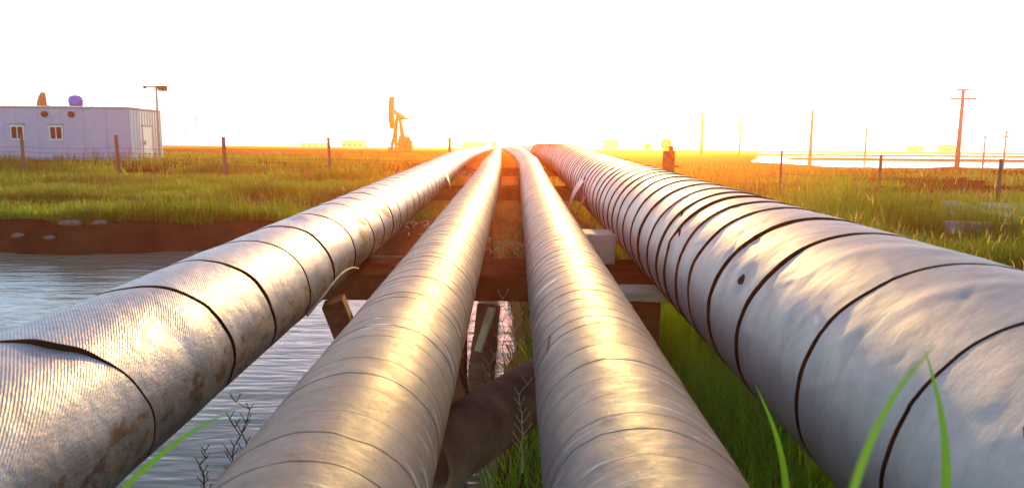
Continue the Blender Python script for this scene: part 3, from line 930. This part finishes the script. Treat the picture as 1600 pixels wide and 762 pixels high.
def far_tower(px, top, Y, label, wv=3.0):
    x = (px - 800) / FPX * Y; hz = 230 + (px - 800) * math.tan(ROLL)
    H = (hz - top) / FPX * Y + 1.4
    root = empty('lattice_mast', (x, Y, -1.4)); tag(root, label, 'mast', 'lattice masts on the horizon')
    for sx in (-1, 1):
        for sy in (-1, 1):
            MB().bar((sx * wv / 2, sy * wv / 2, 0), (sx * .15, sy * .15, H), .22, .22).build('leg', mfar, root)
    for i in range(7):
        z0, z1 = H * i / 7, H * (i + 1) / 7
        a0, a1 = wv / 2 * (1 - i / 7) + .1, wv / 2 * (1 - (i + 1) / 7) + .1
        MB().bar((-a0, -a0, z0), (a1, -a1, z1), .12, .12).bar((a0, -a0, z0), (-a1, -a1, z1), .12, .12).build('brace', mfar, root)
far_tower(311, 183, 330, 'taller hazy lattice mast on the left horizon right of the cabin')
far_tower(294, 203, 340, 'shorter hazy lattice mast on the left horizon nearest the cabin')
far_tower(1472, 214, 520, 'hazy lattice mast on the right horizon left of the tallest pole')
far_tower(1572, 224, 480, 'hazy lattice mast on the right horizon at the right edge')

def round_tree(px, top, Y, wpx, label):
    x = (px - 800) / FPX * Y; hz = 230 + (px - 800) * math.tan(ROLL)
    H = (hz - top) / FPX * Y + 1.3; Rr = wpx / FPX * Y / 2
    root = empty('far_tree', (x, Y, -1.3)); tag(root, label, 'tree', 'trees on the horizon')
    t = MB().path([(0, 0, 0), (.08, 0, H * .4), (0, .05, H * .75)], [.22, .16, .06], 8)
    for k in range(5):
        an = k * 1.3; t.tube((.05, 0, H * (.35 + .06 * k)), (math.cos(an) * Rr * .6, math.sin(an) * Rr * .6, H * (.6 + .05 * k)), .07, .02, 6)
    t.build('trunk', M['wood'], root)
    n = 2600
    r = np.random.default_rng(int(px)); dr = r.normal(size=(n, 3)); dr /= np.linalg.norm(dr, axis=1)[:, None]
    rad = r.uniform(.35, 1, n) ** .5 * (1 + .25 * fbm(dr[:, 0] * 2 + 5, dr[:, 2] * 2, 3))
    c = dr * rad[:, None] * np.array([Rr, Rr, H * .36]) + np.array([0, 0, H * .64])
    u = r.normal(size=(n, 3)); u /= np.linalg.norm(u, axis=1)[:, None]
    v = np.cross(u, r.normal(size=(n, 3))); v /= np.linalg.norm(v, axis=1)[:, None]
    s = r.uniform(.12, .26, n)[:, None] * Rr / 2.2
    V = np.stack([c - u * s, c + v * s * .6, c + u * s, c - v * s * .6], 1).reshape(-1, 3)
    tint = np.repeat(np.array([[.045, .045, .018]]) * r.uniform(.6, 1.4, n)[:, None], 4, 0)
    mesh_np('crown', V, np.arange(4 * n).reshape(-1, 4), None, M['leaf'], root, tint=tint)
round_tree(1037, 216, 150, 18, 'round hazy tree on the horizon behind the rusty valve box')
round_tree(1008, 224, 260, 14, 'small low hazy tree on the horizon left of the round one')
round_tree(770, 221, 210, 9, 'small hazy tree on the horizon where the pipes vanish')

# rusty valve box standing in the grass
Y = 21; x = (1042 - 800) / FPX * Y; hz = 232
vb = empty('valve_box', (x, Y, -1.5)); tag(vb, 'rusty orange valve box with a small cap in grass behind the thick pipe', 'valve box')
MB().box((0, 0, .72), (.30, .26, 1.44)).build('body', M['rust'], vb, .01)
MB().box((.06, 0, 1.50), (.12, .12, .14)).build('cap', M['rust'], vb, .01)
MB().tube((.15, 0, 1.0), (.28, 0, 1.0), .03, .03, 10).build('spindle', M['rust'], vb)
MB().lathe([(.10, -.012), (.11, 0), (.10, .012)], (.28, 0, 1.0), 14).build('hand_wheel', M['rust'], vb)

# ------------------------------------------------------------------ concrete rubble at the right
def gz(x, y): return float(height(np.array([x]), np.array([y]))[0])
rub = [
    (1496, 352, 15.2, (.55, .45, .5), .3, .12, 'concrete', 'rough concrete lump standing between grass clumps right of the thick pipe'),
    (1590, 352, 14.2, (.35, 2.0, .30), .15, 0, 'concrete', 'pale concrete trough wall receding at the right edge'),
    (1562, 372, 13.4, (1.9, .28, .24), .06, 0, 'concrete', 'long low concrete kerb lying in grass at the right edge'),
    (1585, 330, 18.0, (1.6, .6, .28), .1, .05, 'concrete', 'flat grey concrete slab on the mud near the single fence post'),
    (1540, 336, 17.0, (1.1, .5, .22), -.2, .05, 'concrete', 'small concrete slab between the lump and the trough wall'),
]
for px, py, Y, s, rz, tl, m, lb in rub:
    x = (px - 800) / FPX * Y
    block('concrete_slab' if s[2] < .5 else 'concrete_lump', lb, 'slab' if s[2] < .5 else 'block', (x, Y, gz(x, Y) - .04), s, m, rz, .05, .03, tilt=tl)
# stones on the mud slope of the pond
for k, (px, py, Y, s, lb) in enumerate([
    (24, 362, 14.9, .10, 'small pale stone on the dark pond bank at the left edge'),
    (108, 356, 15.0, .20, 'large purplish clod on the dark pond bank'),
    (72, 372, 14.6, .08, 'small pale stone below the large clod on the pond bank'),
    (150, 360, 15.1, .13, 'grey clod right of the large one on the pond bank'),
    (300, 372, 14.8, .09, 'small light stone on the bank close to the leftmost pipe')]):
    x = (px - 800) / FPX * Y
    n, m = 10, 7
    V = []
    for j in range(m + 1):
        ph = math.pi * j / m
        for i in range(n):
            t = 2 * math.pi * i / n
            rr = s * (1 + .3 * float(vnoise(math.cos(t) * 1.5 + k * 3, math.sin(t) * 1.5 + ph, k)))
            V.append((rr * 1.5 * math.sin(ph) * math.cos(t), rr * math.sin(ph) * math.sin(t), rr * .55 * math.cos(ph)))
    F = [(j * n + i, j * n + (i + 1) % n, (j + 1) * n + (i + 1) % n, (j + 1) * n + i) for j in range(m) for i in range(n)]
    o = MB().add(V, F).build('bank_stone', M['clod'], None, 0, True)
    z = -(py - 230 - (px - 800) * math.tan(ROLL)) / FPX * Y
    o.location = (x, Y, max(gz(x, Y), -2.2) + s * .1)
    tag(o, lb, 'stone', 'stones on the pond bank')

# ------------------------------------------------------------------ grass
def blades(name, P, h, wd, lean, tint, mat, label, seg=3, parent=None, face=None):
    n = len(P)
    az = rng.uniform(0, 2 * math.pi, n) if face is None else face
    la = rng.uniform(0, 2 * math.pi, n)
    wx = np.stack([np.cos(az), np.sin(az), 0 * az], -1)
    ld = np.stack([np.cos(la), np.sin(la), 0 * la], -1)
    vsum = []
    for j in range(seg + 1):
        t = j / seg
        c = P + np.stack([0 * h, 0 * h, h * (t - .18 * lean * t * t)], -1) + ld * (lean * h * .75 * t * t)[:, None]
        ww = wd * (1 - t) ** .7 * (.75 + .5 * t)
        if j < seg:
            vsum += [c - wx * ww[:, None] * .5, c + wx * ww[:, None] * .5]
        else: vsum += [c]
    k = 2 * seg + 1
    V = np.stack(vsum, 1).reshape(-1, 3)
    b = (np.arange(n) * k)[:, None]
    quads = np.concatenate([np.stack([b[:, 0] + 2 * j, b[:, 0] + 2 * j + 1, b[:, 0] + 2 * j + 3, b[:, 0] + 2 * j + 2], -1) for j in range(seg - 1)])
    tris = np.stack([b[:, 0] + 2 * seg - 2, b[:, 0] + 2 * seg - 1, b[:, 0] + 2 * seg], -1)
    o = mesh_np(name, V, quads, tris, mat, parent, smooth=True, tint=np.repeat(tint, k, 0))
    if label: tag(o, label, 'grass', kind='stuff')
    return o

GREEN = np.array([.075, .140, .008]); LIME = np.array([.175, .240, .012]); STRAW = np.array([.25, .18, .055]); DRY = np.array([.14, .075, .030])
def tints(n, x, y, dry, seed):
    f = np.clip(fbm(x * .5, y * .45, seed) * 1.1 + rng.normal(0, .25, n) + .5, 0, 1)[:, None]
    c = GREEN * (1 - f) + LIME * f
    d = (rng.random(n) < dry * np.clip(.6 + 3.2 * fbm(x * .33, y * .3, seed + 50), .1, 3.5))[:, None]
    s = rng.random(n)[:, None]
    c = np.where(d, STRAW * s + DRY * (1 - s), c)
    return c * rng.uniform(.75, 1.25, n)[:, None]

def clear_of_pipes(x, y, m=.08):
    ok = np.ones(len(x), bool)
    for p in (P1, P2, P3, P4):
        cx = p.centre(y)[0]
        ok &= np.abs(x - cx) > p.R + m
    return ok

def sow(n, y0, y1, u0, u1, cond, seed):
    y = 1 / rng.uniform(1 / y1, 1 / y0, n)
    u = rng.uniform(u0, u1, n)
    x = u * y
    k = cond(x, y, u)
    return x[k], y[k]

# left field
x, y = sow(330000, 14.2, 75, -.98, .02, lambda x, y, u: (x < P1.centre(y)[0] - .5) & (y > bank_y(x) + 1.75 + .5 * vnoise(x * .9, y, 6)), 1)
p = np.clip(.52 + 1.5 * fbm(x * .3, y * .42, 71), .03, 1)
strip = (y > 16.3) & (y < 20.2)
p = np.where(strip, p * .28, p)
p = np.where((y > 36) & (y < 41), p * .25, p)
p = np.where(y > 46, p * .7, p)
k = rng.random(len(x)) < p; x, y = x[k], y[k]
z = height(x, y); n = len(x)
h = rng.uniform(.18, .60, n) * (.55 + 1.25 * np.clip(fbm(x * .45, y * .4, 77) + .3, 0, 1)) * np.where((y > 16.3) & (y < 20.2), .6, 1.0) * np.where(y > 40, .6, 1)
blades('grass', np.stack([x, y, z - .03], -1), h, .008 + .0009 * y, rng.uniform(.1, .7, n), tints(n, x, y, .20, 5), M['leaf'], 'green and straw grass over the left field behind the pond')
# right field
def rc(x, y, u):
    mud = (u > .47 + .05 * vnoise(x * .3, y * .3, 3)) & (y > 19 + 2.5 * vnoise(x * .4, 1.0, 8))
    return (x > P4.centre(y)[0] + .45) & ~mud
x, y = sow(400000, 2.0, 75, .02, .95, rc, 2)
k = rng.random(len(x)) < np.clip(.72 + .8 * fbm(x * .4, y * .3, 91), .1, 1); x, y = x[k], y[k]
z = height(x, y); n = len(x)
h = rng.uniform(.20, .70, n) * (.35 + 1.9 * np.clip(fbm(x * .55, y * .35, 93) + .25, 0, 1)) * np.where(y < 14, .85, 1.1)
blades('grass', np.stack([x, y, z - .03], -1), h, .004 + .00065 * y, rng.uniform(.1, .8, n), tints(n, x, y, .07, 9), M['leaf'], 'tall yellow green grass on the right side of the thick pipe')
# seed heads over it
k = (rng.random(n) < .018) & (y < 40)
xs, ys_, zs, hs = x[k], y[k], z[k], h[k] * 1.35
m_ = len(xs)
st_t = np.tile(STRAW * 1.5, (m_, 1)) * rng.uniform(.7, 1.3, m_)[:, None]
blades('grass_seed_heads', np.stack([xs, ys_, zs + hs * .78], -1), rng.uniform(.10, .2, m_), .010 + .0009 * ys_, rng.uniform(.3, .9, m_), st_t, M['leaf'], 'pale seed heads nodding over the right hand grass')
# lush strip between pipe 3 and the thick pipe, and below the pipes
x, y = rng.uniform(-.25, 2.2, 60000), rng.uniform(1.2, 6.0, 60000)
k = (fbm(x * 1.2, y * 1.2, 33) > -.35) & ~((x < .25) & (rng.random(len(x)) < .86))
x, y = x[k], y[k]; z = height(x, y); n = len(x)
h = rng.uniform(.14, .58, n) * (.6 + .7 * np.clip(fbm(x, y, 35) + .5, 0, 1)) * np.where(x < .25, .9, 1)
blades('grass', np.stack([x, y, z - .02], -1), h, rng.uniform(.004, .010, n), rng.uniform(.2, .9, n), tints(n, x, y, .10, 13) * 1.7, M['leaf'], 'lush green grass growing beneath and between the right hand pipes')
x, y = sow(26000, 18, 95, .40, .95, lambda x, y, u: (u > .44) & (fbm(x * .16, y * .22, 58) > .02), 4)
z = height(x, y); n = len(x); k = z > -1.93; x, y, z = x[k], y[k], z[k]; n = len(x)
blades('grass', np.stack([x, y, z - .03], -1), rng.uniform(.10, .42, n), .008 + .0011 * y, rng.uniform(.2, .9, n), tints(n, x, y, .35, 19), M['leaf'], 'sparse low tufts of grass over the brown mud at the right')
# dry litter beneath, farther on
x, y = rng.uniform(-1.0, 1.2, 16000), rng.uniform(6, 30, 16000)
k = (y > 14.6) | (x > -.1)
x, y = x[k], y[k]; z = height(x, y); n = len(x)
blades('dry_grass', np.stack([x, y, z - .02], -1), rng.uniform(.06, .3, n), rng.uniform(.006, .02, n), rng.uniform(.3, 1.2, n), np.where((rng.random(n) < .6)[:, None], STRAW, DRY) * rng.uniform(.6, 1.1, n)[:, None], M['leaf'], 'dry straw littered on the soil under the pipes')

# ------------------------------------------------------------------ foreground grass leaves
def big_leaf(base, tip, width, label, bow=(0, 0, 0), tint=(.060, .17, .006)):
    base = Vector(base); tip = Vector(tip); bow = Vector(bow)
    n = 16; V = []
    view = Vector((0, 1, 0))
    for i in range(n + 1):
        t = i / n
        c = base.lerp(tip, t) + bow * math.sin(math.pi * t)
        d_ = (tip - base).normalized()
        side = d_.cross(view).normalized()
        ww = width * (1 - t ** 1.6) * (.7 + .3 * min(1, t * 4)) * .5 + .0004
        keel = Vector((0, 1, 0)) * ww * .55
        V += [c - side * ww, c + keel, c + side * ww]
    q = []
    for i in range(n):
        a_ = i * 3
        q += [(a_, a_ + 1, a_ + 4, a_ + 3), (a_ + 1, a_ + 2, a_ + 5, a_ + 4)]
    o = mesh_np('grass_leaf', [tuple(v) for v in V], q, None, M['blade'], None, smooth=True, tint=np.array(tint)[None] * np.ones((len(V), 1)))
    return tag(o, label, 'grass leaf', 'long grass leaves close to the camera')
W = world_from_px
big_leaf(W(1520, 860, .80), W(1464, 552, .86), .012, bow=(.012, 0, .004), label='tall sharp green leaf in front of the thick pipe, rightmost')
big_leaf(W(1352, 850, .46), W(1480, 545, .50), .0065, bow=(-.006, 0, .012), label='broad green leaf leaning right in front of the thick pipe', tint=(.075, .18, .01))
big_leaf(W(1262, 850, 1.3), W(1196, 612, 1.35), .014, bow=(.015, 0, .01), label='upright green leaf before the grass left of the thick pipe')
big_leaf(W(150, 800, .9), W(350, 652, .95), .008, bow=(0, 0, .012), label='thin green leaf slanting over the water at lower left')

# ------------------------------------------------------------------ dry weeds over the water
def weed(px, py0, py1, Y, label, seed, mat='twig'):
    r = random.Random(seed)
    b = Vector(W(px, py0, Y)); t = Vector(W(px + r.uniform(-8, 8), py1, Y)); H = (t - b).length
    mb = MB(); N = 9; pts = [b.lerp(t, i / N) + Vector((r.uniform(-.02, .02), r.uniform(-.02, .02), 0)) * (i / N) for i in range(N + 1)]
    mb.path(pts, [.0042 * (1 - .7 * i / N) for i in range(N + 1)], 5)
    for i in range(2, N + 1):
        for s in (-1, 1):
            l_ = H * r.uniform(.10, .24) * (1 - .5 * i / N)
            e = pts[i] + Vector((s * l_ * .6, r.uniform(-.3, .3) * l_, l_ * .9))
            mb.tube(pts[i], e, .0022, .001, 4)
            if r.random() < .7: mb.tube(pts[i].lerp(e, .6), pts[i].lerp(e, .6) + Vector((s * l_ * .1, 0, l_ * .4)), .0016, .0008, 4)
    o = mb.build('dry_weed', M[mat])
    return tag(o, label, 'weed', 'dry weeds around the pipes')
weed(372, 800, 636, 2.5, 'dark bare weed stalk rising over the water beside the left taped pipe', 1)
weed(344, 820, 664, 2.4, 'branching dark weed left of the tallest stalk over the water', 2)
weed(298, 830, 724, 2.3, 'short dark weed tuft at the bottom over the water', 3)
weed(733, 660, 560, 4.0, 'thin weed against bright water in the central gap', 4)
weed(806, 700, 500, 3.6, 'straw coloured weed in the central gap near the right taped pipe', 5, 'straw')
weed(790, 640, 470, 4.3, 'tall straw coloured weed in the middle of the central gap', 7, 'straw')
weed(772, 720, 560, 3.4, 'pale weed rising beside the brown diagonal pipe', 8, 'straw')
weed(820, 760, 610, 2.6, 'pale leaning weed under the right taped pipe', 9, 'straw')
weed(712, 600, 500, 4.6, 'thin straw coloured twig next to the narrow riser pipe', 10, 'straw')
weed(690, 560, 470, 4.2, 'straw coloured twig in the central gap beside the left taped pipe', 6, 'straw')
# tufts of torn wrapping and reed caught on the beams
for px, py, Y, sd_, lb in ((780, 385, 7.6, 1, 'tangle of pale scraps on the soil in the central gap'), (655, 352, 9.5, 2, 'tangle of pale straw caught between the two left pipes'),
                           (725, 272, 13, 3, 'tangle of loose pale strips hanging far along the leftmost pipe')):
    r = random.Random(sd_); mb = MB(); c = Vector(W(px, py, Y))
    for i in range(26):
        a_ = c + Vector((r.gauss(0, .12), r.gauss(0, .15), r.gauss(0, .05)))
        b_ = a_ + Vector((r.gauss(0, .10), r.gauss(0, .1), r.gauss(0, .06)))
        mb.bar(a_, (a_ + b_) / 2 + Vector((0, 0, .03)), r.uniform(.006, .018), .003).bar((a_ + b_) / 2 + Vector((0, 0, .03)), b_, r.uniform(.005, .015), .003)
    tag(mb.build('wrapping_scraps', M['straw']), lb, 'scraps', kind='stuff')

# ------------------------------------------------------------------ haze
hz_o = MB().box((0, 470, 6.5), (2040, 1030, 23)).build('haze', M['rust'])
hz_o.data.materials.clear()
hm = bpy.data.materials.new('haze_air'); hm.use_nodes = True
ht = hm.node_tree; ht.nodes.clear()
ho = ht.nodes.new('ShaderNodeOutputMaterial'); pv = ht.nodes.new('ShaderNodeVolumePrincipled')
pv.inputs['Color'].default_value = (1.0, .19, .04, 1)
pv.inputs['Absorption Color'].default_value = (1, 1, 1, 1)
pv.inputs['Density'].default_value = .0048
pv.inputs['Anisotropy'].default_value = .80
ht.links.new(pv.outputs[0], ho.inputs['Volume'])
hz_o.data.materials.append(hm)
tag(hz_o, 'warm sunlit haze in the air over the flats', kind='stuff')
